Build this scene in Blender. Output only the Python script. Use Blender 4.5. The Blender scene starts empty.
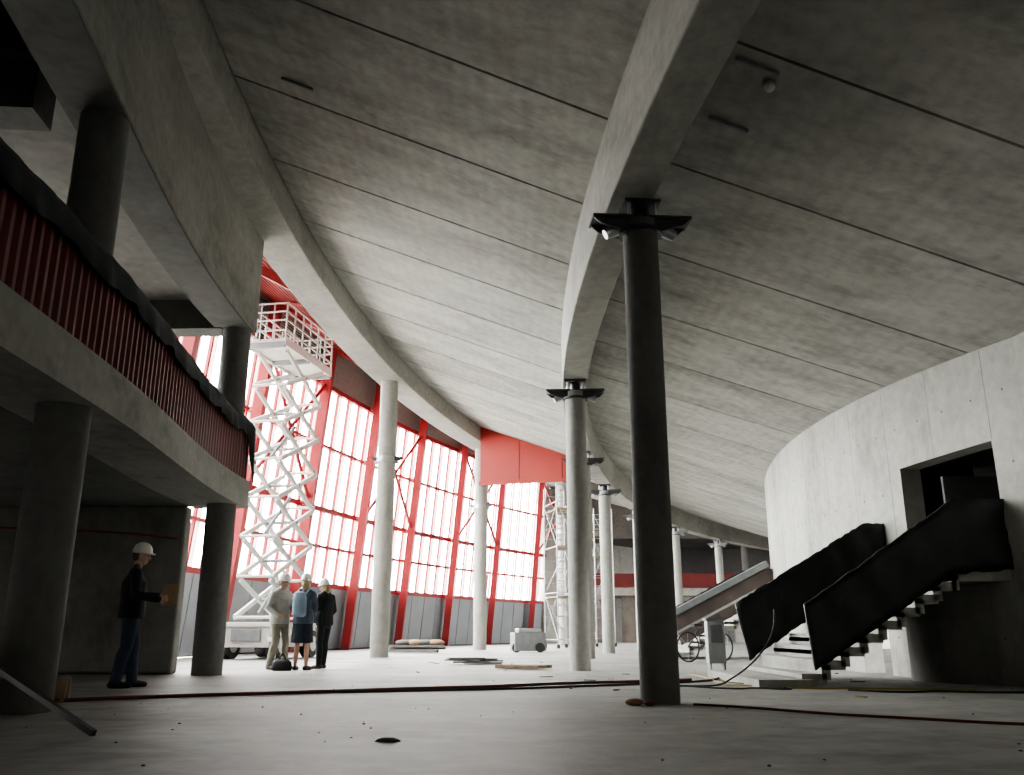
import bpy, bmesh, math, random
from math import sin, cos, pi, asin, sqrt, radians, atan2
from mathutils import Vector, Matrix
from mathutils.bvhtree import BVHTree
random.seed(7)
scene = bpy.context.scene
COL = scene.collection
CX, CY = 64.2, 14.0          # plan centre of the circular building

# ------------------------------------------------------------------ materials
def new_mat(name):
    m = bpy.data.materials.new(name); m.use_nodes = True
    nt = m.node_tree; nt.nodes.clear()
    out = nt.nodes.new('ShaderNodeOutputMaterial')
    b = nt.nodes.new('ShaderNodeBsdfPrincipled')
    nt.links.new(b.outputs[0], out.inputs[0])
    return m, nt, b
def rgba(c): return (c[0], c[1], c[2], 1)
def simple(name, col, rough=.6, metal=0., var=.12, scale=6., bump=0.):
    m, nt, b = new_mat(name)
    tc = nt.nodes.new('ShaderNodeTexCoord')
    n = nt.nodes.new('ShaderNodeTexNoise'); n.inputs['Scale'].default_value = scale; n.inputs['Detail'].default_value = 5
    nt.links.new(tc.outputs['Object'], n.inputs['Vector'])
    r = nt.nodes.new('ShaderNodeValToRGB')
    r.color_ramp.elements[0].position = .3; r.color_ramp.elements[1].position = .7
    r.color_ramp.elements[0].color = rgba([c*(1-var) for c in col]); r.color_ramp.elements[1].color = rgba([min(1, c*(1+var)) for c in col])
    nt.links.new(n.outputs['Fac'], r.inputs[0]); nt.links.new(r.outputs[0], b.inputs['Base Color'])
    b.inputs['Roughness'].default_value = rough; b.inputs['Metallic'].default_value = metal
    if bump:
        bp = nt.nodes.new('ShaderNodeBump'); bp.inputs['Strength'].default_value = bump; bp.inputs['Distance'].default_value = .03
        nt.links.new(n.outputs['Fac'], bp.inputs['Height']); nt.links.new(bp.outputs[0], b.inputs['Normal'])
    return m
def concrete(name, dark, light, scale=.6, stretch=(1, 1, 1), fine=9., island=0., rough=.85, bump=.15, lo=.34, hi=.66, boards=0., bdir='X', stain=.35, bscale=1.6):
    m, nt, b = new_mat(name)
    L = nt.links.new
    def math_(op, a, c=None, d=None):
        k = nt.nodes.new('ShaderNodeMath'); k.operation = op
        for i, v in enumerate((a, c, d)):
            if v is None: continue
            if isinstance(v, (int, float)): k.inputs[i].default_value = v
            else: L(v, k.inputs[i])
        return k.outputs[0]
    tc = nt.nodes.new('ShaderNodeTexCoord')
    mp = nt.nodes.new('ShaderNodeMapping'); mp.inputs['Scale'].default_value = stretch
    L(tc.outputs['Object'], mp.inputs['Vector'])
    def noise(sc, vec, det=6, ro=.6):
        n = nt.nodes.new('ShaderNodeTexNoise'); n.inputs['Scale'].default_value = sc; n.inputs['Detail'].default_value = det; n.inputs['Roughness'].default_value = ro
        L(vec, n.inputs['Vector']); return n.outputs['Fac']
    n1 = noise(scale, mp.outputs[0], 9, .66); n2 = noise(fine, tc.outputs['Object'])
    src = math_('MULTIPLY_ADD', n2, .35, math_('MULTIPLY', n1, .65))
    if island:
        g = nt.nodes.new('ShaderNodeNewGeometry')
        src = math_('SUBTRACT', math_('MULTIPLY_ADD', g.outputs['Random Per Island'], island, src), island*.5)
    if boards:
        wv = nt.nodes.new('ShaderNodeTexWave'); wv.wave_type = 'BANDS'; wv.bands_direction = bdir
        wv.inputs['Scale'].default_value = bscale; wv.inputs['Distortion'].default_value = 3.; wv.inputs['Detail'].default_value = 3; wv.inputs['Detail Scale'].default_value = 1.5
        L(tc.outputs['Object'], wv.inputs['Vector'])
        mod = noise(.5, tc.outputs['Object'], 2)
        src = math_('MULTIPLY_ADD', math_('MULTIPLY', math_('SUBTRACT', wv.outputs['Fac'], .5), mod), boards, src)
    r = nt.nodes.new('ShaderNodeValToRGB')
    r.color_ramp.elements[0].position = lo; r.color_ramp.elements[1].position = hi
    r.color_ramp.elements[0].color = rgba(dark); r.color_ramp.elements[1].color = rgba(light)
    L(src, r.inputs[0])
    st = noise(scale*1.7, mp.outputs[0], 7, .7)
    r2 = nt.nodes.new('ShaderNodeValToRGB'); r2.color_ramp.elements[0].position = .52; r2.color_ramp.elements[1].position = .68
    r2.color_ramp.elements[0].color = (1, 1, 1, 1); r2.color_ramp.elements[1].color = (1-stain, 1-stain, 1-stain*1.02, 1)
    L(st, r2.inputs[0])
    mx = nt.nodes.new('ShaderNodeMix'); mx.data_type = 'RGBA'; mx.blend_type = 'MULTIPLY'; mx.inputs[0].default_value = 1
    L(r.outputs[0], mx.inputs[6]); L(r2.outputs[0], mx.inputs[7]); L(mx.outputs[2], b.inputs['Base Color'])
    b.inputs['Roughness'].default_value = rough
    bp = nt.nodes.new('ShaderNodeBump'); bp.inputs['Strength'].default_value = bump; bp.inputs['Distance'].default_value = .02
    L(n2, bp.inputs['Height']); L(bp.outputs[0], b.inputs['Normal'])
    return m

M_ceil = concrete('precast_ceiling', (.2, .197, .18), (.44, .432, .4), .75, (.5, 1.3, 1), 5, island=.13, boards=.05, bdir='X', stain=.3)
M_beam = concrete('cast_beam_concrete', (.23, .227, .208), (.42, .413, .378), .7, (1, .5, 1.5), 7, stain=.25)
M_beamL = concrete('darker_beam_concrete', (.17, .167, .153), (.33, .324, .297), .7, (1, .6, 1.2), 7, stain=.35)  # darker, more stained variant of the beam concrete
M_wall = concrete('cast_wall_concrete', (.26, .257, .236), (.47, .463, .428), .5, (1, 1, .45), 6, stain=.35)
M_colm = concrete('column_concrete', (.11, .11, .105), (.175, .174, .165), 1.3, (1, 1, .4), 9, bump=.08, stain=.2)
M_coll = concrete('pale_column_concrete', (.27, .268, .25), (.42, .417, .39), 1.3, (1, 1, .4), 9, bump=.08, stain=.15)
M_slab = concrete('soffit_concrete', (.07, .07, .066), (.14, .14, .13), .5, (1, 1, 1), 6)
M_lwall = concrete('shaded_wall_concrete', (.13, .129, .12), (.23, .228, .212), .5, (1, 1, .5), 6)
M_floor = concrete('dusty_floor', (.155, .154, .145), (.39, .387, .365), .5, (.6, 1.2, 1), 4, rough=.6, bump=.3, stain=.35)
M_ground = concrete('outside_ground', (.5, .49, .46), (.6, .59, .56), .2)
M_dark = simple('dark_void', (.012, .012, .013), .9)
M_red = simple('red_painted_steel', (.24, .016, .02), .5, var=.1)
M_redD = simple('red_sheet', (.12, .017, .017), .5, var=.15, scale=2)
M_redS = simple('red_roof_deck', (.2, .02, .02), .5, var=.15, scale=2)
M_redB = simple('dull_stair_panel', (.13, .1, .095), .6, var=.15, scale=2)
M_redP = simple('red_panel', (.28, .024, .018), .55, var=.08, scale=1)
M_steel = simple('dark_steel', (.07, .07, .075), .45, .6)
M_galv = simple('galvanised_steel', (.4, .41, .42), .4, .5)
M_white = simple('white_enamel', (.6, .6, .57), .45, var=.06)
M_grey = simple('grey_enamel', (.2, .21, .22), .5)
M_panel = simple('grey_door_panel', (.2, .225, .25), .5, var=.08, scale=1)
M_dleaf = simple('dim_door_leaf', (.1, .1, .1), .6)
M_louv = simple('louvre_metal', (.36, .34, .32), .5, .1)
M_black = simple('black_plastic_sheet', (.008, .008, .01), .5, var=.3, scale=3, bump=.5)
M_net = simple('dark_netting', (.012, .016, .016), .9)
M_rub = simple('black_rubber', (.02, .02, .02), .7)
M_hose = simple('red_hose', (.16, .035, .03), .6)
M_wood = simple('timber', (.22, .16, .1), .8, var=.25)
M_card = simple('cardboard', (.36, .24, .14), .9)
M_fin = simple('pale_fin', (.5, .37, .36), .5)
M_skin = simple('skin', (.5, .3, .22), .55, var=.05)
M_helm = simple('white_helmet', (.8, .8, .76), .3, var=.03)
M_denim = simple('denim', (.03, .045, .075), .9, scale=30, bump=.2)
M_coat = simple('dark_coat', (.01, .011, .014), .85, scale=14, bump=.3)
M_shirt = simple('pale_shirt', (.45, .45, .41), .9, scale=14, bump=.3)
M_beige = simple('beige_trousers', (.3, .28, .23), .9, scale=14, bump=.3)
M_bluej = simple('blue_jacket', (.07, .09, .12), .9, scale=14, bump=.3)
M_navy = simple('navy_skirt', (.015, .02, .035), .9, scale=14, bump=.3)
M_shoe = simple('black_shoe', (.015, .013, .012), .5)
M_hair = simple('brown_hair', (.08, .05, .03), .7)
M_hair2 = simple('fair_hair', (.4, .3, .17), .7)
M_bag = simple('light_blue_bag', (.22, .3, .38), .8)
M_lip = simple('lips', (.4, .15, .12), .5)
M_eye = simple('eyes', (.06, .04, .03), .2)
M_yel = simple('yellow_cable', (.35, .25, .05), .6)
M_seam = simple('formwork_seam', (.15, .15, .14), .9)
def glass_mat():
    m = bpy.data.materials.new('window_glass'); m.use_nodes = True
    nt = m.node_tree; nt.nodes.clear()
    out = nt.nodes.new('ShaderNodeOutputMaterial'); mx = nt.nodes.new('ShaderNodeMixShader')
    t = nt.nodes.new('ShaderNodeBsdfTransparent'); g = nt.nodes.new('ShaderNodeBsdfGlossy'); g.inputs['Roughness'].default_value = .05
    t.inputs[0].default_value = (.95, .97, .97, 1)
    mx.inputs[0].default_value = .05
    nt.links.new(t.outputs[0], mx.inputs[1]); nt.links.new(g.outputs[0], mx.inputs[2]); nt.links.new(mx.outputs[0], out.inputs[0])
    return m
M_glass = glass_mat()

# ------------------------------------------------------------------ mesh builder
def polar(r, a, z): return Vector((CX - r*cos(a), CY + r*sin(a), z))
def ay(r, y): return asin((y-CY)/r)
def frame(d):
    d = d.normalized()
    up = Vector((0, 0, 1)) if abs(d.z) < .95 else Vector((0, 1, 0))
    s = d.cross(up).normalized(); u = s.cross(d).normalized()
    return d, s, u
class MB:
    def __init__(s): s.v = []; s.f = []; s.mi = []; s.sm = []; s.mats = []
    def add(s, vs, fs, mat, smooth=False):
        if mat not in s.mats: s.mats.append(mat)
        k = s.mats.index(mat); o = len(s.v)
        s.v += [tuple(v) for v in vs]
        for f in fs: s.f.append(tuple(i+o for i in f)); s.mi.append(k); s.sm.append(smooth)
    def hexa(s, p, mat):
        s.add(p, [(0, 3, 2, 1), (4, 5, 6, 7), (0, 1, 5, 4), (1, 2, 6, 5), (2, 3, 7, 6), (3, 0, 4, 7)], mat)
    def box(s, c, sz, mat, rz=0):
        x, y, z = [q/2 for q in sz]; R = Matrix.Rotation(rz, 3, 'Z'); c = Vector(c)
        s.hexa([c+R @ Vector(p) for p in [(-x, -y, -z), (x, -y, -z), (x, y, -z), (-x, y, -z), (-x, -y, z), (x, -y, z), (x, y, z), (-x, y, z)]], mat)
    def beam(s, p1, p2, w, h, mat):
        p1 = Vector(p1); p2 = Vector(p2); d, a, u = frame(p2-p1); a = a*w/2; u = u*h/2
        s.hexa([p1-a-u, p1+a-u, p1+a+u, p1-a+u, p2-a-u, p2+a-u, p2+a+u, p2-a+u], mat)
    def cyl(s, p1, p2, r1, mat, r2=None, n=12, smooth=True):
        if r2 is None: r2 = r1
        p1 = Vector(p1); p2 = Vector(p2); d, a, u = frame(p2-p1); vs = []
        for p, r in ((p1, r1), (p2, r2)):
            for i in range(n):
                t = 2*pi*i/n; vs.append(p+a*cos(t)*r+u*sin(t)*r)
        s.add(vs, [(i, (i+1) % n, n+(i+1) % n, n+i) for i in range(n)], mat, smooth)
        s.add(vs[:n], [tuple(range(n))[::-1]], mat); s.add(vs[n:], [tuple(range(n))], mat)
    def ball(s, c, r, mat, n=14, m=8, rot=None):
        c = Vector(c); vs = [Vector((0, 0, -1))]
        for j in range(1, m):
            ph = -pi/2+pi*j/m
            for i in range(n):
                t = 2*pi*i/n; vs.append(Vector((cos(ph)*cos(t), cos(ph)*sin(t), sin(ph))))
        vs.append(Vector((0, 0, 1)))
        vs = [Vector((v.x*r[0], v.y*r[1], v.z*r[2])) for v in vs]
        if rot: vs = [rot @ v for v in vs]
        vs = [v+c for v in vs]; fs = []
        for i in range(n): fs.append((0, 1+(i+1) % n, 1+i))
        for j in range(m-2):
            for i in range(n):
                a = 1+j*n+i; b = 1+j*n+(i+1) % n; fs.append((a, b, b+n, a+n))
        l = 1+(m-2)*n
        for i in range(n): fs.append((l+i, l+(i+1) % n, len(vs)-1))
        s.add(vs, fs, mat, True)
    def loft(s, rings, mat, n=20, p=2.3):  # rings: (cx,cy,cz,rx,ry)
        vs = []
        for (x, y, z, rx, ry) in rings:
            for i in range(n):
                t = 2*pi*i/n; c_, s_ = cos(t), sin(t)
                vs.append((x+rx*math.copysign(abs(c_)**(2/p), c_), y+ry*math.copysign(abs(s_)**(2/p), s_), z))
        fs = [tuple(range(n))[::-1], tuple(range((len(rings)-1)*n, len(rings)*n))]
        for j in range(len(rings)-1):
            for i in range(n): fs.append((j*n+i, j*n+(i+1) % n, (j+1)*n+(i+1) % n, (j+1)*n+i))
        s.add(vs, fs, mat, True)
    def sweep(s, sec, a0, a1, n, mat, dr=None):
        k = len(sec); vs = []
        for j in range(n+1):
            a = a0+(a1-a0)*j/n
            for (r, z) in sec: vs.append(polar(r+(dr(CY+68.5*sin(a)) if dr else 0), a, z))
        fs = []
        for j in range(n):
            for i in range(k): fs.append((j*k+i, j*k+(i+1) % k, (j+1)*k+(i+1) % k, (j+1)*k+i))
        fs.append(tuple(range(k))); fs.append(tuple(range(n*k, n*k+k))[::-1])
        s.add(vs, fs, mat)
    def mesh(s, name):
        me = bpy.data.meshes.new(name); me.from_pydata(s.v, [], s.f)
        for m in s.mats: me.materials.append(m)
        me.polygons.foreach_set('material_index', s.mi); me.polygons.foreach_set('use_smooth', s.sm)
        bm = bmesh.new(); bm.from_mesh(me); bmesh.ops.recalc_face_normals(bm, faces=bm.faces); bm.to_mesh(me); bm.free()
        return me
    def build(s, name, parent=None, bevel=0):
        o = bpy.data.objects.new(name, s.mesh(name)); COL.objects.link(o)
        if parent: o.parent = parent
        if bevel:
            b = o.modifiers.new('bevel', 'BEVEL'); b.width = bevel; b.segments = 2; b.limit_method = 'ANGLE'
        return o
def empty(name, loc=(0, 0, 0)):
    e = bpy.data.objects.new(name, None); e.location = loc; COL.objects.link(e); return e
def tube(name, pts, r, mat, parent=None):
    cu = bpy.data.curves.new(name, 'CURVE'); cu.dimensions = '3D'; cu.bevel_depth = r; cu.bevel_resolution = 3; cu.resolution_u = 8
    sp = cu.splines.new('NURBS'); sp.points.add(len(pts)-1)
    for i, p in enumerate(pts): sp.points[i].co = (p[0], p[1], p[2], 1)
    sp.use_endpoint_u = True; sp.order_u = 4
    cu.materials.append(mat)
    o = bpy.data.objects.new(name, cu); COL.objects.link(o)
    if parent: o.parent = parent
    return o
def pw(tab):
    def f(y):
        if y <= tab[0][0]: return tab[0][1]
        for (a, b), (c, d) in zip(tab, tab[1:]):
            if y <= c:
                t = (y-a)/(c-a); t = t*t*(3-2*t); return b+(d-b)*t
        return tab[-1][1]
    return f
dr_m = pw([(2, .42), (8.6, .14), (15.6, .6)])     # mezzanine edge is flatter than the ring
dr_b = pw([(4, 0.02), (15.3, .62)])

# ------------------------------------------------------------------ ceiling geometry
ZB = 6.45
def zc(r):
    if r >= 63: return ZB+.385*(r-63)
    return ZB-.345*(63-max(r, 57.0))
A0 = ay(68, -12); A1 = .84
RO, RI = 68.35, 63.0
mb = MB()
def panels(r0, r1, y0, pitch, rj):
    a = ay(rj, y0); da = pitch/rj; g = .02/rj
    while a > A0: a -= da
    while a < A1:
        z0, z1 = zc(r0), zc(r1)
        mb.sweep([(r0, z0), (r1, z1), (r1, z1+.18), (r0, z0+.18)], a+g, a+da-g, 2, M_ceil)
        a += da
panels(RI+.22, RO-.03, 9.1, 2.12, 63)
panels(57.0, RI-.22, 7.3, 2.3, 62)
mb.sweep([(57.0, zc(57.0)+.2), (63, ZB+.2), (RO, zc(RO)+.2), (RO, zc(RO)+.3), (63, ZB+.3), (57.0, zc(57.0)+.3)], A0, A1, 60, M_dark)
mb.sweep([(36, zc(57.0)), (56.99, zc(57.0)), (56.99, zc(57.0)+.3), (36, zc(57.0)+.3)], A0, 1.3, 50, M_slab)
ceiling = mb.build('ceiling')

# inner curved beam
mb = MB(); mb.sweep([(62.75, 5.52), (63.25, 5.52), (63.25, ZB+.19), (62.75, ZB+.19)], A0, A1, 90, M_beam)
mb.build('curved_roof_beam', bevel=.02)
aH = ay(68.8, 15.15)
mb = MB(); mb.sweep([(RO, 7.92), (69.2, 7.92), (69.2, 8.72), (RO, 8.72)], A0, A1, 100, M_beam)
mb.build('outer_ring_beam', bevel=.02)
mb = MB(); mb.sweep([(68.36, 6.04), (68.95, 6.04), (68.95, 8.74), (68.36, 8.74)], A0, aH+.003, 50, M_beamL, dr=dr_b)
mb.sweep([(68.38, 6.02), (69.0, 6.02), (69.0, 6.045), (68.38, 6.045)], A0, aH+.002, 50, M_slab, dr=dr_b)  # thin darker strip: shade of the beam's underside put into the colour
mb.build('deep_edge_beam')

# ------------------------------------------------------------------ columns
def column(r, y, ztop, dia, cap=None, collar=None, mat=None):
    mat = mat or M_colm
    a = ay(r, y); p = polar(r, a, 0); m = MB()
    m.cyl(p, p+Vector((0, 0, ztop)), dia/2, mat, n=40)
    rad = Vector((cos(a), -sin(a), 0)); tan = Vector((sin(a), cos(a), 0))
    def wings(z, span, th, k=1.):
        for sgn in (-1, 1):
            for off in (-.12*k, .12*k):
                b = p+tan*off+Vector((0, 0, z)); w = rad*sgn; t = tan*.012; U = Vector((0, 0, 1))
                q = [b+w*dia*.3+U*(-th*.9), b+w*span*.42-U*th*.1, b+w*span*.5+U*th*.55, b+w*dia*.3+U*th*.55]
                m.hexa([q_-t for q_ in q]+[q_+t for q_ in q], M_steel)
            m.beam(p+rad*sgn*dia*.2+Vector((0, 0, z+th*.58)), p+rad*sgn*span*.5+Vector((0, 0, z+th*.58)), .34*k, .03, M_steel)
            m.cyl(p+rad*sgn*span*.24+Vector((0, 0, z-.02)), p+rad*sgn*span*.36+Vector((0, 0, z-.1)), .085*k, M_galv, r2=.06*k, n=14)
    if cap:
        m.cyl(p+Vector((0, 0, ztop-.16)), p+Vector((0, 0, ztop-.12)), dia/2+.05, M_steel, n=32)
        wings(ztop-.06, 1.15, .13)
        m.cyl(p+Vector((0, 0, ztop)), p+Vector((0, 0, cap)), .1, M_steel, n=16)
        m.box(p+Vector((0, 0, cap-.02)), (.42, .42, .04), M_steel, -a)
        for i in (-1, 1):
            for j in (-1, 1): m.cyl(p+rad*.15*i+tan*.15*j+Vector((0, 0, ztop+.02)), p+rad*.15*i+tan*.15*j+Vector((0, 0, cap)), .02, M_galv, n=8)
    if collar:
        m.cyl(p+Vector((0, 0, collar-.08)), p+Vector((0, 0, collar+.08)), dia/2+.03, M_galv, n=32)
        wings(collar, .95, .09, .7)
    m.build('concrete_column')
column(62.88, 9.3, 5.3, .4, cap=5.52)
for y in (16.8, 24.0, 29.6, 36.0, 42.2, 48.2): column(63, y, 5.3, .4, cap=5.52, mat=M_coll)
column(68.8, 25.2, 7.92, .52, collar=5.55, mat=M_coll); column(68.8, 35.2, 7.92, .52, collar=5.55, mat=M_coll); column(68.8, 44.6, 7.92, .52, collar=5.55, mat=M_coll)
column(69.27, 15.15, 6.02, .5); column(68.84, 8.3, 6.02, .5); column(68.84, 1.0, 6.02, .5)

# ------------------------------------------------------------------ mezzanine on the left
aE = ay(68.4, 15.6)
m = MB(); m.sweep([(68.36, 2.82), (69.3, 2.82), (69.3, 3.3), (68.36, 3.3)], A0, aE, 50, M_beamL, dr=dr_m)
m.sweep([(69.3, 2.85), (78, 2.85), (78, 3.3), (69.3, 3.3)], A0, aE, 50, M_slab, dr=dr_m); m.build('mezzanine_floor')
m = MB(); aD = ay(70, 7.6)
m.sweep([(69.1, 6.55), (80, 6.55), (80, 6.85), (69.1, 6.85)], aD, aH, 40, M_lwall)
m.sweep([(68.9, 7.9), (80, 7.9), (80, 8.2), (68.9, 8.2)], A0, aD, 40, M_dark)  # near-black colour stands in for the darkness of this ceiling bay
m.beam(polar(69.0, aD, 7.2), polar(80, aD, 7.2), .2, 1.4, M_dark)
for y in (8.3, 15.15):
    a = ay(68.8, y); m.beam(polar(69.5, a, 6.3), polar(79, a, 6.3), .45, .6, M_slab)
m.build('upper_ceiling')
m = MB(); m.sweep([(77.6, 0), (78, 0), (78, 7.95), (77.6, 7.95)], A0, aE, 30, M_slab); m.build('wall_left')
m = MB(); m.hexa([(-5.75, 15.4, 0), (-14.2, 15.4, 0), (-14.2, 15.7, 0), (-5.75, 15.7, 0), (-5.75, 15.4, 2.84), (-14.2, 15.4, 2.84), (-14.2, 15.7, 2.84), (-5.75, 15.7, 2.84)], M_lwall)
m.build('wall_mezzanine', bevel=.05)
m = MB(); m.beam(polar(69.4, aH, 9.1), polar(79, aH, 9.1), .3, 4.5, M_slab); m.build('wall_upper_end')

g = empty('corrugated_guard_rail')
m = MB(); a = A0; vs = []; fs = []; i = 0; step = .04/68
while a < aE:
    ph = i % 4; dr = (-.018 if ph in (0, 1) else .018)+dr_m(CY+68.5*sin(a))
    vs += [polar(68.42+dr, a, 3.22), polar(68.42+dr, a, 4.25)]; a += step; i += 1
n = len(vs)//2
fs = [(2*j, 2*j+2, 2*j+3, 2*j+1) for j in range(n-1)]
m.add(vs, fs, M_redD); m.build('sheet', g)
m = MB(); m.sweep([(68.38, 4.25), (68.5, 4.25), (68.5, 4.32), (68.38, 4.32)], A0, aE, 50, M_steel, dr=dr_m)
y = -10
while y < 15:
    r_ = 68.5+dr_m(y); a = ay(r_, y); m.beam(polar(r_, a, 3.3), polar(r_, a, 4.25), .05, .05, M_steel); y += 1.5
m.build('rail_posts', g)
m = MB(); vs = []; N = 120; a0 = ay(68.4, 5.2); a1 = aE+.001
for j in range(N+1):
    a = a0+(a1-a0)*j/N; w = sin(j*.35)*.03+sin(j*1.1)*.015+random.uniform(-.008, .008); dd = dr_m(CY+68.5*sin(a))
    end = max(0, (j-N*.955)/(N*.045))
    for (r, z) in [(68.57, 4.05+w), (68.52+w*.3, 4.36+w*.3), (68.42, 4.42+w*.4), (68.36-abs(w)*.5, 4.3+w*.3), (68.34-abs(w)*.8, 4.06+w-.75*end)]:
        vs.append(polar(r+dd, a, z))
fs = []
for j in range(N):
    for k in range(4): fs.append((j*5+k, j*5+k+1, (j+1)*5+k+1, (j+1)*5+k))
m.add(vs, fs, M_net, True); o = m.build('debris_netting', g); o.modifiers.new('s', 'SOLIDIFY').thickness = .012

# ------------------------------------------------------------------ facade
F = empty('window_1')
RF = 74.3; LN = .1
def rf(z): return RF-LN*z
aF0 = ay(RF, 15.4); aF1 = ay(RF, 54.0)
def vbar(m, a, z0, z1, off, w, d, mat):
    m.beam(polar(rf(z0)+off, a, z0), polar(rf(z1)+off, a, z1), w, d, mat)
pit = .93/RF; nM = int((aF1-aF0)/pit)
m = MB(); m2 = MB()
for i in range(nM+1):
    a = aF0+i*pit
    vbar(m, a, 2.35, 9.6, 0, .085, .14, M_red)
    vbar(m2, a+pit*.36, 2.4, 9.6, .05, .13, .03, M_fin)
    if i % 5 == 2:
        vbar(m, a, 0, 11.0, -.42, .32, .36, M_red)
        for z in (2.35, 5.1, 7.4, 9.6): m.beam(polar(rf(z)-.3, a, z), polar(rf(z), a, z), .08, .1, M_red)
        if i % 10 == 2:
            m.cyl(polar(rf(5.1)-.42, a, 5.1), polar(rf(9.5)-.42, a+pit*5, 9.5), .07, M_red, n=8)
            m.cyl(polar(rf(5.1)-.42, a+pit*5, 5.1), polar(rf(9.5)-.42, a, 9.5), .07, M_red, n=8)
m.build('mullions', F); m2.build('fins', F)
m = MB()
for z in (2.35, 3.75, 5.1, 7.4, 9.6):
    h = .18 if z in (2.35, 5.1, 9.6) else .1
    m.sweep([(rf(z)-.09, z-h/2), (rf(z)+.07, z-h/2), (rf(z)+.07, z+h/2), (rf(z)-.09, z+h/2)], aF0, aF1, 45, M_red)
m.build('transoms', F)
m = MB(); m.sweep([(rf(2.4)+.02, 2.4), (rf(2.4)+.03, 2.4), (rf(9.6)+.03, 9.6), (rf(9.6)+.02, 9.6)], aF0, aF1, 45, M_glass); m.build('glass', F)
m = MB(); a = aF0
while a < aF1:
    b = min(a+pit*1.3, aF1); g_ = .025/RF
    m.sweep([(rf(0)-.1, .04), (rf(0)+.02, .04), (rf(2.26)+.02, 2.26), (rf(2.26)-.1, 2.26)], a+g_, b-g_, 1, M_panel); a = b
m.sweep([(RF-.06, 0), (RF+.06, 0), (rf(2.3)+.06, 2.3), (rf(2.3)-.06, 2.3)], aF0, aF1, 45, M_dark)
m.build('base_panels', F)
m = MB()
for k in range(16):
    z = 9.72+k*.09; m.sweep([(rf(z)-.05, z), (rf(z)+.04, z+.05), (rf(z)+.04, z+.065), (rf(z)-.05, z+.015)], aF0, aF1, 45, M_louv)
m.sweep([(rf(9.7)+.06, 9.66), (rf(9.7)+.1, 9.66), (rf(11.2)+.1, 11.3), (rf(11.2)+.06, 11.3)], aF0, aF1, 45, M_louv)
m.build('louvres', F)
m = MB(); vs = []; fs = []
K = 26; ZD0, ZD1 = 9.05, 11.4
for k in range(K*4+1):
    r = 69.15+(73.8-69.15)*k/(K*4); z = ZD0+(ZD1-ZD0)*k/(K*4)+(.03 if k % 4 in (0, 1) else -.03)
    for j in range(46): vs.append(polar(r, aH+(A1-aH)*j/45, z))
for k in range(K*4):
    for j in range(45): fs.append((k*46+j, k*46+j+1, (k+1)*46+j+1, (k+1)*46+j))
m.add(vs, fs, M_redS)
m.sweep([(69.1, ZD0+.15), (74.4, ZD1+.35), (74.4, ZD1+.45), (69.1, ZD0+.25)], aH, A1, 45, M_dark)
m.sweep([(69.1, 8.7), (69.25, 8.7), (69.25, 9.3), (69.1, 9.3)], aH, A1, 45, M_redS)
for i in range(nM+8):
    if i % 5 == 2:
        a = aF0+i*pit; m.beam(polar(69.25, a, ZD0-.2), polar(73.0, a, ZD1-.45), .16, .26, M_redS)
        m.beam(polar(69.3, a, ZD0-.2), polar(72.9, a+pit*5, ZD1-.5), .08, .08, M_redS)
m.build('ceiling_red_deck')
m = MB(); m.sweep([(73.9, 0), (74.3, 0), (74.3, 11.8), (73.9, 11.8)], aF1, A1, 14, M_wall); m.build('wall_far_left')

# red cross panel under the left bay
a = ay(66, 33.0)
m = MB()
for (r0, r1) in ((63.3, 65.0), (65.03, 66.7), (66.73, 68.3)):
    m.hexa([polar(r0, a-.0015, 6.25), polar(r1, a-.0015, 6.25), polar(r1, a+.0015, 6.25), polar(r0, a+.0015, 6.25),
            polar(r0, a-.0015, zc(r0)-.01), polar(r1, a-.0015, zc(r1)-.01), polar(r1, a+.0015, zc(r1)-.01), polar(r0, a+.0015, zc(r0)-.01)], M_redP)
m.beam(polar(63.3, a-.003, 6.2), polar(68.3, a-.003, 6.2), .12, .14, M_redP)
m.build('red_bulkhead')

# ------------------------------------------------------------------ right curved wall
DX, DY, DR = 34.27, 17.11, 28.1
RW = 57.47
pts = []
for i in range(0, 46):
    y = -12+23.2*i/45; aa = ay(RW, y); pts.append((CX-RW*cos(aa), y))
a_s = asin((11.2-DY)/DR)
for i in range(1, 120):
    t = a_s+(1.4-a_s)*i/119; pts.append((DX-DR*cos(t), DY+DR*sin(t)))
m = MB()
def wtop(x, y): return zc(sqrt((CX-x)**2+(CY-y)**2))+.12
def wall_seg(p, q, z0, z1p, z1q):
    d = Vector((q[0]-p[0], q[1]-p[1], 0)).normalized(); n_ = Vector((d.y, -d.x, 0))*.35
    P = Vector((p[0], p[1], 0)); Q = Vector((q[0], q[1], 0)); U = Vector((0, 0, 1))
    m.hexa([P+U*z0, Q+U*z0, Q+n_+U*z0, P+n_+U*z0, P+U*z1p, Q+U*z1q, Q+n_+U*z1q, P+n_+U*z1p], M_wall)
def insert_y(pts, yy):
    out = []
    for p, q in zip(pts, pts[1:]):
        out.append(p)
        if p[1] < yy < q[1]:
            t = (yy-p[1])/(q[1]-p[1]); out.append((p[0]+(q[0]-p[0])*t, yy))
    out.append(pts[-1]); return out
DY0, DY1 = 11.85, 14.05
for yy in (DY0, DY1, 15.0, 16.0): pts = insert_y(pts, yy)
for p, q in zip(pts, pts[1:]):
    ym = (p[1]+q[1])/2; tp, tq = wtop(*p), wtop(*q)
    if DY0 < ym < DY1:
        wall_seg(p, q, 0, 1.5, 1.5); wall_seg(p, q, 3.25, tp, tq)
    elif 15.0 < ym < 16.0:
        wall_seg(p, q, 1.95, tp, tq)
    else: wall_seg(p, q, 0, tp, tq)
def on_wall(y):
    if y < 11.2: aa = ay(RW, y); return CX-RW*cos(aa)
    t = asin((y-DY)/DR); return DX-DR*cos(t)
y = 9.3
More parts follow.
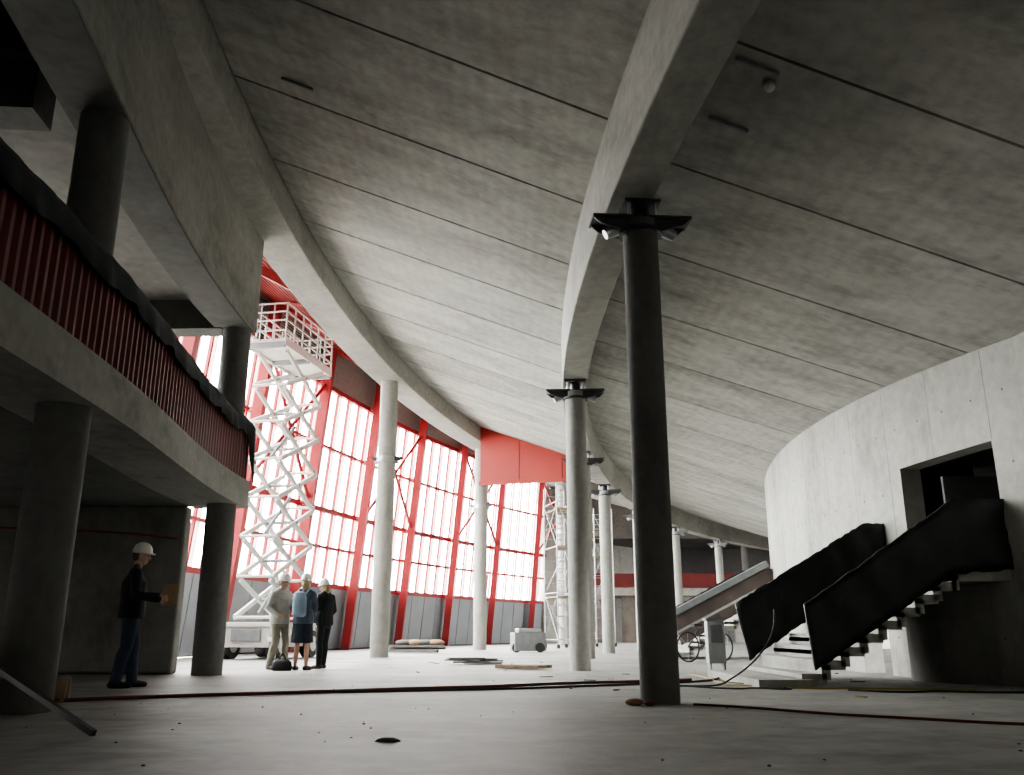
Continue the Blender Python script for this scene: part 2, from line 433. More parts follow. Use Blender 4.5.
while y < 26:
    x = on_wall(y); top = wtop(x, y)-.14
    z0 = 0.02
    if DY0-.05 < y < DY1+.05: z0 = 3.27
    if 14.95 < y < 16.05: z0 = 1.97
    m.box((x+.004, y, (z0+top)/2), (.01, .009, top-z0), M_seam)
    for z in (.6, 1.7, 2.9, 3.9):
        for dy in (.3, .95):
            yy = y+dy; xx = on_wall(yy)
            if DY0-.1 < yy < DY1+.1 and 1.4 < z < 3.3: continue
            if 14.9 < yy < 16.1 and z < 2: continue
            m.cyl((xx+.01, yy, z), (xx-.004, yy, z), .018, M_seam, n=10)
    y += 1.27
m.build('wall_right')
D = empty('door_1')
m = MB(); m.box((8.0, 12.9, 2.6), (.1, 4.2, 2.6), M_dark); m.box((7.5, 12.95, 3.4), (1.2, 3.6, .1), M_dark); m.box((7.5, 12.95, 1.45), (1.2, 3.6, .1), M_dark)  # near-black recess and darkened leaf: doorway dimness put into the colours
m.box((7.25, 13.6, 2.3), (.95, .06, 1.5), M_dleaf); m.box((7.3, 14.5, 2.4), (.9, .1, 2.0), M_dark); m.box((7.6, 11.5, 2.4), (.9, .1, 2.0), M_dark); m.build('leaf', D)

# ------------------------------------------------------------------ stairs
def sheet(m, top, bot, y, mat, seed):
    rnd = random.Random(seed); N = 40; R = 8; vs = []
    def lerp(P, t):
        L = [sqrt((P[i+1][0]-P[i][0])**2+(P[i+1][1]-P[i][1])**2) for i in range(len(P)-1)]; T = t*sum(L)
        for i, l in enumerate(L):
            if T <= l or i == len(L)-1:
                k = min(1, T/l); return (P[i][0]+(P[i+1][0]-P[i][0])*k, P[i][1]+(P[i+1][1]-P[i][1])*k)
            T -= l
    for i in range(N+1):
        a = lerp(top, i/N); b = lerp(bot, i/N)
        for j in range(R+1):
            t = j/R; w = .022*sin(i*.9+j*.6+seed)+rnd.uniform(-.014, .014)
            vs.append((b[0]+(a[0]-b[0])*t, y+w, b[1]+(a[1]-b[1])*t+(rnd.uniform(-.015, .015) if j in (0, R) else 0)))
    n0 = len(vs); vs += [(v[0], v[1]+.05, v[2]) for v in vs]
    fs = []
    for i in range(N):
        for j in range(R):
            q = i*(R+1)+j; f = (q, q+R+1, q+R+2, q+1); fs.append(f); fs.append(tuple(k+n0 for k in f[::-1]))
    for i in range(N):
        for j in (0, R):
            q = i*(R+1)+j; fs.append((q, q+R+1, q+R+1+n0, q+n0))
    for j in range(R):
        for i in (0, N):
            q = i*(R+1)+j; fs.append((q, q+1, q+1+n0, q+n0))
    m.add(vs, fs, mat, True)
def stair(name, x0, x1, y0, y1, H, n, xl):
    S = empty(name); m = MB(); rise = H/n; run = (x1-x0)/(n-1)
    for i in range(n-1):
        x = x0+i*run; z = (i+1)*rise
        m.box((x+run/2+.03, (y0+y1)/2, z-.06), (run+.06, y1-y0, .12), M_wall)
        m.box((x+.06, (y0+y1)/2, z-rise*.5-.07), (.12, y1-y0, rise+.02), M_wall)
    m.box(((x1+xl)/2, (y0+y1)/2, H-.08), (xl-x1, y1-y0, .16), M_wall)
    m.box((x1+.05, (y0+y1)/2, H-.18), (.1, y1-y0, .2), M_wall)
    m.build('steps', S); return S
S = stair('concrete_staircase', 3.75, 5.85, 11.85, 14.85, 1.5, 9, 6.72)
m = MB(); sheet(m, [(3.84, 1.03), (6.0, 2.43), (6.74, 2.42)], [(3.93, .2), (5.83, 1.42), (6.74, 1.5)], 11.8, M_black, 1); m.build('near_sheeting', S)
m = MB(); sheet(m, [(3.68, 1.14), (5.92, 2.45), (6.3, 2.45)], [(3.85, .25), (5.85, 1.5), (6.26, 1.5)], 14.75, M_black, 4); m.build('far_sheeting', S)
m = MB(); m.box((3.5, 13.2, .05), (.7, 3.0, .1), M_wall); m.build('plinth', S)
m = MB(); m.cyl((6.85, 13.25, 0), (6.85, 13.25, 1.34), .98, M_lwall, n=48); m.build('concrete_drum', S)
S2 = stair('concrete_staircase', 4.3, 6.7, 23.6, 26.0, 1.5, 9, 7.1)
m = MB(); sheet(m, [(4.18, 1.0), (6.7, 2.3), (7.0, 2.3)], [(4.4, .35), (6.7, 1.55), (7.0, 1.55)], 23.5, M_redB, 7)
m.beam((4.15, 23.5, 1.12), (6.75, 23.5, 2.42), .24, .16, M_grey); m.beam((4.2, 23.42, .62), (6.85, 23.42, 1.95), .04, .06, M_galv); m.build('guard_panel', S2)
m = MB(); sheet(m, [(4.18, 1.1), (6.7, 2.4), (7.0, 2.4)], [(4.4, .35), (6.7, 1.55), (7.0, 1.55)], 25.9, M_black, 9); m.build('rear_panel', S2)

# ------------------------------------------------------------------ far end
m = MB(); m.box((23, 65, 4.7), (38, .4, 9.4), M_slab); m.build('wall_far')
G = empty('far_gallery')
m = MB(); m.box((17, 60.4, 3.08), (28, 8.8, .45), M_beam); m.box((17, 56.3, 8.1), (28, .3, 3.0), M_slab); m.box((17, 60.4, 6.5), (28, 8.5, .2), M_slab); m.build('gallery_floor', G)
m = MB(); m.box((17, 56.1, 3.78), (28, .06, .85), M_redD)
for i in range(20): m.box((3.6+i*1.4, 56.2, 3.78), (.06, .06, .95), M_steel)
m.build('gallery_rail', G)
m = MB()
for i, x in enumerate((3.6, 7.2, 10.8, 14.4, 18)): m.box((x+1.1, 58, 1.42), (2.4, .25, 2.84), M_wall)
m.box((9, 63.5, 1.42), (14, .2, 2.84), M_grey); m.box((17, 63.5, 4.9), (27, .2, 3.2), M_dleaf); m.build('lower_partitions', G)
m = MB()
for x in (4, 9.5, 15, 20): m.cyl((x, 57, 3.3), (x, 57, 6.4), .2, M_colm, n=20); m.cyl((x, 57, 0), (x, 57, 2.85), .2, M_colm, n=20)
m.build('gallery_posts', G)
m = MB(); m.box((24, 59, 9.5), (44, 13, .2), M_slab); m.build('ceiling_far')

# ------------------------------------------------------------------ floor / ground
m = MB(); m.box((14, 26, -.1), (46, 78, .2), M_floor); m.build('floor')
m = MB(); m.box((-50, 40, -.35), (240, 260, .3), M_ground); m.build('ground_outside')
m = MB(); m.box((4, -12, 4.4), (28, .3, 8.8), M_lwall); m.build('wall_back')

# ------------------------------------------------------------------ scissor lift
def scissor_lift():
    E = empty('scissor_lift')
    th = radians(11); d = Vector((sin(th), cos(th), 0)); s = Vector((cos(th), -sin(th), 0)); U = Vector((0, 0, 1))
    c = Vector((-6.5, 24.4, 0))
    def P(l, w, z): return c+d*l+s*w+U*z
    rz = atan2(d.y, d.x)
    m = MB()
    m.box(P(0, 0, .55), (2.8, 1.3, .5), M_white, rz); m.box(P(0, 0, .86), (2.9, 1.4, .12), M_white, rz)
    m.box(P(-1.42, 0, .6), (.06, .8, .3), M_grey, rz)
    for l in (-1.0, 1.0):
        for w in (-.66, .66):
            m.cyl(P(l, w-.13, .36), P(l, w+.13, .36), .36, M_rub, n=28); m.cyl(P(l, w-.14, .36), P(l, w+.14, .36), .2, M_white, n=20)
    for l in (-1.5, 1.5):
        for w in (-.85, .85):
            m.beam(P(l*.85, w*.6, .5), P(l, w, .5), .12, .12, M_white); m.cyl(P(l, w, .02), P(l, w, .55), .04, M_white, n=10); m.cyl(P(l, w, 0), P(l, w, .04), .14, M_grey, n=16)
    m.build('chassis', E, bevel=.02)
    m = MB(); n = 7; z0 = 1.0; z1 = 8.3; hz = (z1-z0)/n; sp = 1.15
    for i in range(n):
        za = z0+i*hz+.04; zb = za+hz-.08
        for w in (-.5, .5):
            m.beam(P(-sp, w, za), P(sp, w, zb), .07, .12, M_white)
            m.beam(P(sp, w*.84, za), P(-sp, w*.84, zb), .07, .12, M_white)
        for l in (-sp, sp): m.cyl(P(l, -.52, za), P(l, .52, za), .04, M_white, n=10)
        m.cyl(P(0, -.54, (za+zb)/2), P(0, .54, (za+zb)/2), .045, M_grey, n=10)
        if i in (0, 2, 4): m.cyl(P(-sp*.7, 0, za+.1), P(sp*.5, 0, zb+.3), .05, M_grey, n=12)
    m.build('scissor_arms', E)
    m = MB(); a0, a1, b0, b1, zd = -1.6, 1.6, -.58, .58, 8.42
    lc = (a0+a1)/2
    m.box(P(lc, 0, zd), (a1-a0, b1-b0, .12), M_white, rz)
    for w in (b0, b1): m.box(P(lc, w, zd-.02), (a1-a0+.05, .05, .24), M_white, rz)
    for l in (a0, lc, a1): m.box(P(l, 0, zd-.12), (.08, b1-b0, .16), M_grey, rz)
    for z in (zd+.3, zd+.6, zd+.85, zd+1.1):
        for w in (b0, b1): m.cyl(P(a0, w, z), P(a1, w, z), .027, M_white, n=8)
        for l in (a0, a1): m.cyl(P(l, b0, z), P(l, b1, z), .027, M_white, n=8)
    k = 6
    for i in range(k+1):
        l = a0+(a1-a0)*i/k
        for w in (b0, b1): m.cyl(P(l, w, zd), P(l, w, zd+1.1), .027, M_white, n=8)
    for i in range(1, 3):
        for l in (a0, a1): m.cyl(P(l, b0+(b1-b0)*i/3, zd), P(l, b0+(b1-b0)*i/3, zd+1.1), .022, M_white, n=8)
    m.box(P(a0+.15, b0+.15, zd+.85), (.25, .2, .3), M_grey, rz)
    m.build('platform', E)
scissor_lift()

# ------------------------------------------------------------------ scaffold towers
def tower(x, y, w, dl, h, rz):
    m = MB(); R = Matrix.Rotation(rz, 3, 'Z'); c = Vector((x, y, 0))
    def P(a, b, z): return c+R @ Vector((a*w/2, b*dl/2, 0))+Vector((0, 0, z))
    for a in (-1, 1):
        for b in (-1, 1): m.cyl(P(a, b, .12), P(a, b, h), .026, M_galv, n=8); m.cyl(P(a, b, 0), P(a, b, .16), .07, M_rub, n=12)
    z = .35; k = 0
    while z < h:
        for b in (-1, 1): m.cyl(P(-1, b, z), P(1, b, z), .02, M_galv, n=6)
        if k % 4 == 0:
            for a in (-1, 1): m.cyl(P(a, -1, z), P(a, 1, z), .02, M_galv, n=6)
            if z+1.9 < h:
                for b in (-1, 1):
                    s_ = 1 if (k//4) % 2 else -1; m.cyl(P(-s_, b, z), P(s_, b, z+1.9), .018, M_galv, n=6)
                    m.cyl(P(s_*1, -b, z), P(s_*1, b, z+1.9), .018, M_galv, n=6)
        z += .48; k += 1
    for z in (2.1, 4.2, h-1.1): m.box(P(0, 0, z), (w, dl, .05), M_wood, rz)
    m.build('scaffold_tower')
tower(2.15, 38.6, .95, 1.9, 6.9, .25); tower(4.2, 43, .9, 1.8, 6.4, .2)

# ------------------------------------------------------------------ people
def person(name, loc, rz, J, mats, sc=1., skirt=False, helmet=True, hair=False, pack=None, shoulder_bag=False, tilt=0., hold=None, bulk=1.1):
    parts = {}
    def L(l):
        if l not in parts: parts[l] = MB()
        return parts[l]
    dm = M_dark
    def cap(p1, r1, p2, r2, l):
        p1 = Vector(p1); p2 = Vector(p2)
        L(l).cyl(p1, p2, r1, dm, r2=r2, n=16); L(l).ball(p1, (r1,)*3, dm); L(l).ball(p2, (r2,)*3, dm)
    D = dict(hipL=(0, .09, .92), hipR=(0, -.09, .92), kneeL=(.03, .1, .5), kneeR=(.03, -.1, .5), ankL=(0, .11, .09), ankR=(0, -.11, .09),
             shL=(0, .18, 1.395), shR=(0, -.18, 1.395), elL=(-.03, .25, 1.13), elR=(-.03, -.25, 1.13), wrL=(.07, .26, .88), wrR=(.07, -.26, .88),
             tdL=(1, .15, 0), tdR=(1, -.15, 0), hdL=(.25, 0, -1), hdR=(.25, 0, -1), hnL=(0, -1, 0), hnR=(0, 1, 0), head=(.02, 0, 1.63), look=0., curl=.35)
    D.update(J); V = {k: Vector(v) for k, v in D.items() if isinstance(v, tuple)}
    legs = 'skin' if skirt else 'bottom'; rs = (.088*bulk, .066*bulk, .056*bulk) if not skirt else (.075, .05, .036)
    for S_ in 'LR':
        h, k, an = V['hip'+S_], V['knee'+S_], V['ank'+S_]
        cap(h, rs[0], k, rs[1], legs); cap(k, rs[1]*.97, k.lerp(an, .3)+Vector((-.015, 0, 0)), rs[1]*(1. if not skirt else 1.02), legs)
        cap(k.lerp(an, .3)+Vector((-.015, 0, 0)), rs[1]*(1. if not skirt else 1.02), an, rs[2], legs)
        td = V['td'+S_].normalized(); b = Vector((an.x, an.y, max(.045, an.z-.05)))
        cap(b-td*.045, .043, b+td*.08+Vector((0, 0, -.004)), .042, 'shoe'); cap(b+td*.08+Vector((0, 0, -.004)), .042, b+td*.16-Vector((0, 0, .012)), .032, 'shoe')
        sh, el, wr = V['sh'+S_], V['el'+S_], V['wr'+S_]
        cap(sh, .064*bulk, el, .05*bulk, 'top'); cap(el, .05*bulk, wr, .039*bulk, 'top')
        sg = 1 if S_ == 'L' else -1
        cap((sh.x, .045*sg, sh.z+.085), .045, sh+Vector((0, -.02*sg, .022)), .05*bulk, 'top')
        cap(sh+Vector((0, -.03*sg, -.02)), .07*bulk, sh+Vector((0, -.075*sg, -.15)), .085*bulk, 'top')
        d = V['hd'+S_].normalized(); n_ = V['hn'+S_]; n_ = (n_-d*n_.dot(d)).normalized(); s_ = d.cross(n_)*(1 if S_ == 'L' else -1)
        cap(wr, .027, wr+d*.04, .027, 'skin')
        for o in (-.026, -.009, .009, .026): cap(wr+d*.035+s_*o*.8, .016, wr+d*.09+s_*o, .0135, 'skin')
        cu = D['curl']
        for o, ln in ((.028, .068), (.0095, .08), (-.0095, .074), (-.028, .058)):
            p = wr+d*.093+s_*o*1.12; ang = cu
            for fr, rr in ((.45, .0102), (.32, .0095), (.23, .0088)):
                q = p+(d*cos(ang)+n_*sin(ang))*ln*fr+s_*o*.06; cap(p, rr, q, rr*.93, 'skin'); p = q; ang += cu
        p = wr+d*.03+s_*.026; q = p+(d*.6+s_*.65+n_*.3).normalized()*.04; cap(p, .015, q, .012, 'skin'); cap(q, .012, q+(d*.9+s_*.2+n_*.35).normalized()*.032, .010, 'skin')
    hc = (V['hipL']+V['hipR'])/2; scn = (V['shL']+V['shR'])/2
    def mid(t): return hc.lerp(scn, t)
    sec = [(-.16, .135, .18), (0, .135, .182), (.3, .125, .165), (.55, .132, .172), (.8, .13, .187), (.95, .105, .17), (1.06, .08, .12), (1.16, .06, .07)]
    L('top').loft([(mid(t).x, mid(t).y, mid(t).z, rx*(bulk if t < .9 else 1), ry*(bulk if t < .9 else 1)) for t, rx, ry in sec], dm)
    hd = V['head']
    if skirt: L('bottom').loft([(hc.x, hc.y, z, rx, ry) for z, rx, ry in ((1.02, .12, .15), (.9, .14, .185), (.7, .155, .2), (.5, .17, .215), (.49, .1, .1))], dm)
    else: L('bottom').loft([(hc.x, hc.y, z, rx, ry) for z, rx, ry in ((.78, .09, .14), (.86, .12, .165), (.98, .12, .16))], dm)
    cap(scn+Vector((0, 0, .04)), .056, hd+Vector((-.02, 0, -.07)), .052, 'skin')
    R = Matrix.Rotation(D['look'], 3, 'Z') @ Matrix.Rotation(tilt, 3, 'Y')
    def hp(x, y, z): return hd+R @ Vector((x, y, z))
    L('skin').ball(hp(0, 0, .01), (.096, .077, .114), dm, 20, 14, R); L('skin').ball(hp(.03, 0, -.055), (.062, .054, .06), dm, 16, 10, R)
    cap(hp(.087, 0, .02), .012, hp(.114, 0, -.022), .014, 'skin')
    cap(hp(.084, -.035, .034), .012, hp(.084, .035, .034), .012, 'skin')
    L('lip').ball(hp(.088, 0, -.052), (.012, .024, .008), dm, 12, 8, R)
    for s_ in (-1, 1):
        L('eye').ball(hp(.086, .03*s_, .008), (.009, .009, .006), dm, 10, 8, R)
        L('skin').ball(hp(-.005, .079*s_, -.01), (.02, .01, .032), dm, 10, 8, R)
    L('hair').ball(hp(-.025, 0, .01), (.09, .083, .102), dm, 18, 12, R)
    if hair:
        L('hair').ball(hp(-.06, 0, -.06), (.055, .078, .1), dm, 16, 10, R)
    if helmet:
        vs = []; n = 24
        prof = [(1.0, .035), (1.02, .06), (.96, .10), (.8, .14), (.5, .168), (.18, .18)]
        rings = [[hp(k*.122*cos(2*pi*i/n)-.002, k*.097*sin(2*pi*i/n), z) for i in range(n)] for k, z in prof]
        for rg in rings: vs += rg
        fs = [tuple(range(n))[::-1], tuple(range((len(prof)-1)*n, len(prof)*n))]
        for j in range(len(prof)-1):
            for i in range(n): fs.append((j*n+i, j*n+(i+1) % n, (j+1)*n+(i+1) % n, (j+1)*n+i))
        L('helmet').add(vs, fs, dm)
        L('helmet').loft([(0, 0, 0, .13, .103), (0, 0, .016, .128, .1)], dm)
        k = len(L('helmet').v)-40
        for i in range(k, k+40):
            v = Vector(L('helmet').v[i]); v.x += max(0, v.x)*.28; L('helmet').v[i] = tuple(hp(v.x, v.y, v.z+.035))
    if pack:
        c = mid(.62); L('bag').loft([(c.x-.2, c.y, z, rx, ry) for z, rx, ry in ((c.z-.24, .05, .1), (c.z-.2, .08, .14), (c.z+.08, .085, .14), (c.z+.2, .06, .11), (c.z+.23, .03, .06))], dm)
        for s_ in (-1, 1): cap(c+Vector((-.14, .1*s_, .2)), .018, c+Vector((.0, .1*s_, .29)), .018, 'bag'); cap(c+Vector((.0, .1*s_, .29)), .018, c+Vector((.14, .12*s_, .1)), .016, 'bag')
    if shoulder_bag:
        c = hc+Vector((-.03, .25, .1)); L('bag').loft([(c.x, c.y, z, .13, .045) for z in (c.z-.14, c.z+.02)]+[(c.x, c.y, c.z+.1, .12, .03)], dm)
        cap(c+Vector((0, 0, .08)), .011, V['shR']+Vector((.03, .1, .06)), .011, 'bag')
    allm = MB()
    for l, p in parts.items(): allm.add(p.v, p.f, dm)
    tmp = bpy.data.objects.new('t', allm.mesh('t')); COL.objects.link(tmp)
    r = tmp.modifiers.new('r', 'REMESH'); r.mode = 'VOXEL'; r.voxel_size = .0075
    s2 = tmp.modifiers.new('s', 'SMOOTH'); s2.factor = .5; s2.iterations = 2
    dg = bpy.context.evaluated_depsgraph_get(); me = bpy.data.meshes.new_from_object(tmp.evaluated_get(dg))
    bpy.data.objects.remove(tmp)
    trees = [(l, BVHTree.FromPolygons([Vector(v) for v in p.v], p.f)) for l, p in parts.items()]
    me.materials.clear(); order = [l for l, _ in trees]
    for l in order: me.materials.append(mats[l])
    pr = {'helmet': -.004, 'bag': -.003, 'top': -.003, 'eye': -.003, 'lip': -.003, 'hair': .004}
    for p in me.polygons:
        c = p.center; best = 9; bi = 0
        for i, (l, t) in enumerate(trees):
            q = t.find_nearest(c, .06)
            if q[0] is None: continue
            dd = q[3]+pr.get(l, 0)
            if l == 'hair' and (R.inverted() @ (c-hd)).x > .03: dd += .05
            if dd < best: best = dd; bi = i
        p.material_index = bi; p.use_smooth = True
    E = empty(name, loc); E.rotation_euler = (0, 0, rz); E.scale = (sc,)*3
    o = bpy.data.objects.new('body', me); COL.objects.link(o); o.parent = E
    if hold:
        hm = MB(); hold(hm); hm.build('held_papers', E)
    return E
base = dict(skin=M_skin, shoe=M_shoe, hair=M_hair, helmet=M_helm, lip=M_lip, eye=M_eye, bag=M_bag)
def papers(m):
    m.hexa([Vector(p) for p in ((.33, -.235, 1.0), (.52, -.235, 1.02), (.53, -.25, 1.28), (.34, -.25, 1.26), (.33, -.22, 1.0), (.52, -.22, 1.02), (.53, -.235, 1.28), (.34, -.235, 1.26))], M_card)
person('standing_man', (-4.98, 11.75, 0), radians(25),
       dict(kneeL=(.08, .11, .5), ankL=(.1, .12, .09), kneeR=(-.01, -.1, .5), ankR=(-.1, -.12, .09),
            elL=(.04, .27, 1.14), elR=(.02, -.28, 1.13), wrL=(.3, .04, 1.12), wrR=(.28, -.26, 1.08), hdL=(.75, -.65, .05), hdR=(.9, .12, .1), hnL=(0, -1, 0), hnR=(0, 1, 0), head=(.05, 0, 1.63), look=-.15, curl=.25),
       dict(base, top=M_coat, bottom=M_denim), sc=1.02, tilt=.12, hold=papers, bulk=1.2)
person('construction_visitor', (-4.42, 17.15, 0), radians(-35),
       dict(kneeL=(.08, .1, .5), ankL=(.08, .12, .09), ankR=(-.08, -.12, .09), elL=(.0, .27, 1.15), wrL=(.24, .14, 1.12), elR=(-.04, -.27, 1.14), wrR=(.16, -.2, .98), hdL=(.8, -.4, .2), hdR=(.8, .3, 0), head=(.05, 0, 1.62), look=.2),
       dict(base, top=M_shirt, bottom=M_beige), sc=.99, tilt=.15, bulk=1.12)
person('construction_visitor', (-3.93, 16.95, 0), radians(78),
       dict(elL=(.0, .24, 1.14), wrL=(.2, .14, 1.06), elR=(.0, -.24, 1.14), wrR=(.18, -.12, 1.05), hdL=(.7, -.5, 0), hdR=(.7, .5, 0), head=(.03, 0, 1.62), look=.4, shL=(0, .165, 1.385), shR=(0, -.165, 1.385)),
       dict(base, top=M_bluej, bottom=M_navy, hair=M_hair2), sc=.985, skirt=True, hair=True, pack=True, tilt=.1, bulk=1.1)
person('construction_visitor', (-3.66, 17.6, 0), radians(150),
       dict(kneeR=(.06, -.1, .5), ankR=(.08, -.11, .09), elL=(.0, .25, 1.14), wrL=(.2, .18, 1.0), elR=(-.02, -.25, 1.14), wrR=(.14, -.2, .95), head=(.05, 0, 1.6), hdL=(.8, -.2, -.2), hdR=(.8, .2, -.2)),
       dict(base, top=M_coat, bottom=M_coat, bag=M_coat, hair=M_hair2), sc=.96, hair=True, shoulder_bag=True, tilt=.2, bulk=1.08)

# ------------------------------------------------------------------ site clutter
m = MB(); m.loft([(-4.22, 16.75, z, rx, ry) for z, rx, ry in ((0, .17, .1), (.05, .19, .12), (.15, .17, .1), (.2, .1, .04))], M_coat)
m.cyl((-4.3, 16.75, .18), (-4.22, 16.75, .3), .012, M_coat, n=8); m.cyl((-4.22, 16.75, .3), (-4.14, 16.75, .18), .012, M_coat, n=8); m.build('holdall_bag')
tube('red_hose', [(-4.75, 9.2, .025), (-3.9, 9.9, .025), (-2.4, 10.5, .025), (-1.2, 11.3, .025), (-.15, 11.6, .025), (.8, 12.5, .025), (1.8, 12.7, .025), (2.6, 13.3, .025)], .02, M_hose)
tube('black_cable', [(-4.7, 9.5, .015), (-3.2, 10.5, .015), (-1.5, 10.9, .015), (.2, 11.4, .015), (1.5, 12.3, .015), (3.0, 13.0, .015), (3.2, 14.2, .015)], .014, M_rub)
tube('red_hose', [(1.75, 8.9, .02), (2.2, 8.6, .02), (2.7, 7.8, .02), (3.2, 7.6, .02), (3.9, 6.9, .02), (5, 6.7, .02)], .012, M_hose)
tube('black_cable', [(1.9, 12.2, .012), (2.6, 11.6, .012), (2.9, 12.6, .012), (3.3, 12.4, .25), (3.7, 12.6, .7), (3.85, 13.2, 1.0)], .012, M_rub)
tube('yellow_cable', [(2.9, 15, .012), (3.1, 13.8, .012), (2.7, 12.9, .012), (3.2, 11.9, .012), (3.7, 11.3, .012), (4.8, 11.5, .012), (5.6, 11.1, .012)], .011, M_yel)
tube('black_cable', [(4.1, 11.2, .012), (4.6, 10.5, .012), (5.0, 11.3, .012), (5.5, 10.6, .012), (6.3, 10.8, .012)], .012, M_rub)
tube('black_cable', [(2.3, 11.9, .012), (2.8, 11.1, .012), (3.0, 11.9, .012), (3.4, 11.0, .012), (3.6, 11.6, .012), (3.0, 12.8, .012)], .01, M_rub)
tube('red_hose', [(-9, 15.36, 2.45), (-8.2, 15.34, 2.4), (-6.8, 15.36, 2.4), (-5.85, 15.34, 2.25)], .02, M_hose)
m = MB(); m.beam((-2.85, 6.34, .03), (-4.5, 7.29, .64), .04, .04, M_steel); m.build('steel_bar')
m = MB()
for i in range(5): m.box((-4.78, 7.5, .05+i*.115), (.5, .9, .1), M_wood, .4+random.uniform(-.05, .05))
m.build('timber_stack')
m = MB()
for i in range(9): m.box((-3.2+random.uniform(-.15, .15), 30.5+random.uniform(-.4, .4), .06+.08*(i//3)), (1.7, .3, .07), M_lwall, random.uniform(-.12, .12))
for i in range(4): m.ball((-3.6+i*.35, 30.3, .33), (.3, .25, .1), M_card if i % 2 else M_slab)
m.build('rubble_sacks')
m = MB()
for i in range(4): m.beam((-.3+i*.05, 17.6+i*.12, .04), (.5+i*.08, 17.1+i*.1, .05), .1, .06, M_wood)
m.build('plank_pile')
m = MB()
for i in range(6): m.box((-.9+random.uniform(-.3, .3), 20+random.uniform(-.2, .2), .03+i*.02), (.8, .3, .03), M_lwall, random.uniform(-.4, .4))
m.build('sheet_metal_offcuts')
m = MB(); m.box((.55, 31, .35), (1.1, .8, .6), M_grey, .2); m.box((.55, 31, .72), (.8, .6, .14), M_galv, .2)
for sx in (-.4, .4): m.cyl((.55+sx, 30.55, .16), (.55+sx, 30.7, .16), .16, M_rub, n=18)
m.build('site_compressor', bevel=.03)
m = MB(); m.hexa([Vector(p) for p in ((-4.66, 9.3, 0), (-4.54, 9.32, 0), (-4.54, 9.35, 0), (-4.66, 9.33, 0), (-4.66, 9.36, .26), (-4.54, 9.38, .26), (-4.54, 9.41, .26), (-4.66, 9.39, .26))], M_wood)
m.box((-4.6, 9.45, .12), (.1, .06, .24), M_wood, .18); m.build('timber_offcut')
m = MB(); m.box((3.5, 15.6, .52), (.3, .22, .7), M_galv); m.box((3.5, 15.48, .65), (.22, .02, .3), M_grey)
for x in (-.12, .12): m.box((3.5+x, 15.6, .09), (.03, .22, .18), M_grey)
m.box((3.5, 15.6, .89), (.35, .27, .04), M_grey); m.build('electrical_cabinet', bevel=.01)
def bicycle(c, rz):
    m = MB(); R = Matrix.Rotation(rz, 3, 'Z'); c = Vector(c)
    def P(x, y, z): return c+R @ Vector((x, y, z))
    for x in (-.52, .52):
        for i in range(24):
            t0 = 2*pi*i/24; t1 = 2*pi*(i+1)/24
            m.cyl(P(x+.33*cos(t0), 0, .34+.33*sin(t0)), P(x+.33*cos(t1), 0, .34+.33*sin(t1)), .02, M_rub, n=6)
        for i in range(8): m.cyl(P(x, 0, .34), P(x+.33*cos(i*pi/4), 0, .34+.33*sin(i*pi/4)), .004, M_galv, n=4)
    for a_, b_ in (((-.52, .34), (-.12, .32)), ((-.12, .32), (-.22, .8)), ((-.52, .34), (-.19, .72)), ((-.12, .32), (.36, .72)), ((-.2, .72), (.34, .82)), ((.52, .34), (.32, .92))):
        m.cyl(P(a_[0], 0, a_[1]), P(b_[0], 0, b_[1]), .018, M_steel, n=8)
    m.cyl(P(.3, -.27, .95), P(.3, .27, .95), .014, M_steel, n=8); m.box(P(-.23, 0, .84), (.24, .13, .06), M_rub, rz)
    m.build('bicycle')
bicycle((4.6, 21.6, 0), .5)
m = MB()
for i in range(110):
    x = random.uniform(-4, 7); y = random.uniform(5, 20); s_ = random.uniform(.005, .014)
    m.ball((x, y, s_*.3), (s_, s_*.8, s_*.5), M_slab, 7, 5)
for i in range(24):
    x = random.uniform(-3, 6.5); y = random.uniform(9.5, 22); l = random.uniform(.05, .22)
    m.box((x, y, .008), (l, .03, .014), random.choice((M_slab, M_wood, M_grey)), random.uniform(0, 3))
m.build('floor_rubble')
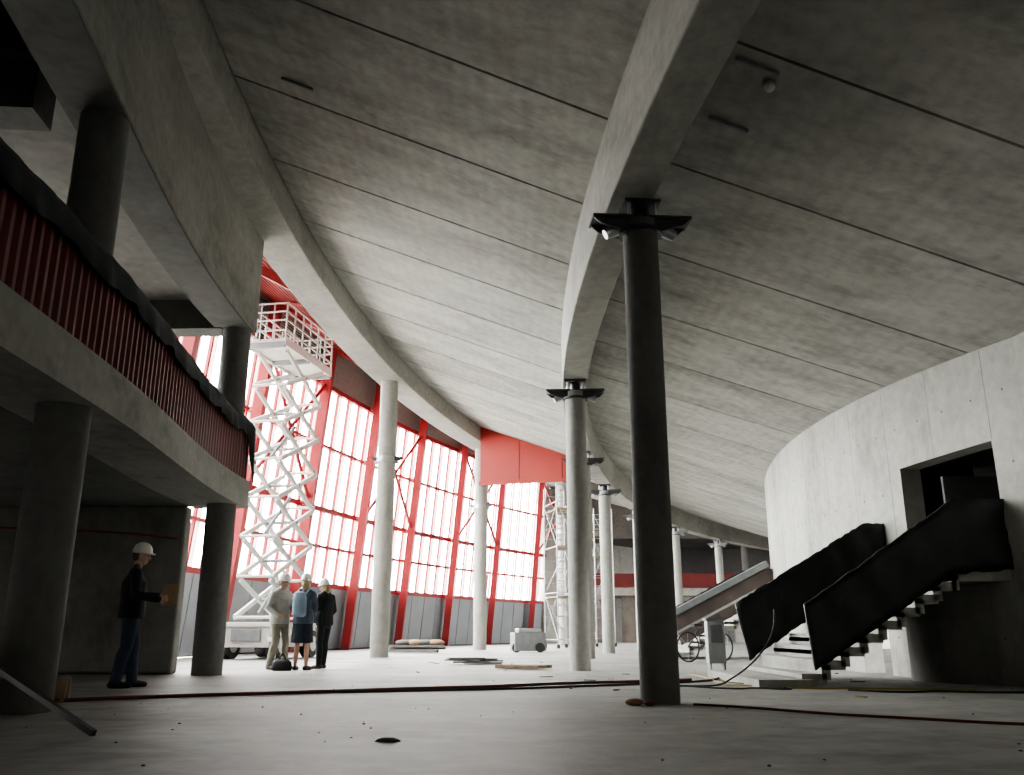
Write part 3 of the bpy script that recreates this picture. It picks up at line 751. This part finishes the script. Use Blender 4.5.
m = MB(); m.loft([(-.82, 6.15, z, rx, ry) for z, rx, ry in ((0, .09, .03), (.015, .07, .025), (.025, .04, .012))], M_lwall, n=9); m.build('offcut_debris')
m = MB(); m.ball((1.2, 9.05, .03), (.09, .06, .035), M_card); m.ball((1.34, 8.95, .025), (.06, .04, .025), M_hose); m.build('rag_heap')
def cfit(r, y, kind):
    a = ay(r, y); z = zc(r); m = MB()
    if kind == 'lamp':
        m.cyl(polar(r, a, z-.02), polar(r, a, z), .07, M_grey, n=20); m.ball(polar(r, a, z-.045), (.055, .055, .045), M_white); m.build('ceiling_lamp')
    else:
        m.beam(polar(r-.22, a, zc(r-.22)-.02), polar(r+.22, a, zc(r+.22)-.02), .035, .035, M_grey); m.build('conduit_box')
cfit(61.9, 7.7, 'lamp'); cfit(62.05, 8.5, 'c'); cfit(62.1, 7.5, 'c'); cfit(67.3, 10.6, 'c')

# ------------------------------------------------------------------ light
w = bpy.data.worlds.new('sky'); scene.world = w; w.use_nodes = True
bg = w.node_tree.nodes['Background']; bg.inputs[0].default_value = (1, .985, .95, 1); bg.inputs[1].default_value = 48.0
for (ya, yb) in ((16, 28.5), (28.5, 41.5), (41.5, 54)):
    pa = polar(RF+.6, ay(RF+.6, ya), 0); pb = polar(RF+.6, ay(RF+.6, yb), 0); c = (pa+pb)/2; L = (pb-pa).length
    la = bpy.data.lights.new('sky_portal', 'AREA'); la.shape = 'RECTANGLE'; la.size = L; la.size_y = 7.6; la.cycles.is_portal = True
    o = bpy.data.objects.new('sky_portal', la); COL.objects.link(o); o.location = (c.x, c.y, 6.1)
    d = (pb-pa).normalized(); nrm = Vector((d.y, -d.x, 0))
    o.rotation_euler = nrm.to_track_quat('-Z', 'Y').to_euler()
try: scene.view_settings.look = 'AgX - Medium High Contrast'
except Exception as e: print('look', e)

# ------------------------------------------------------------------ camera
cam = bpy.data.cameras.new('camera'); cam.sensor_width = 36; cam.lens = 870*36/1024; cam.clip_end = 500
co = bpy.data.objects.new('camera', cam); COL.objects.link(co); co.location = (0, 0, .7); co.rotation_euler = (radians(90+15.64), 0, 0)
scene.camera = co
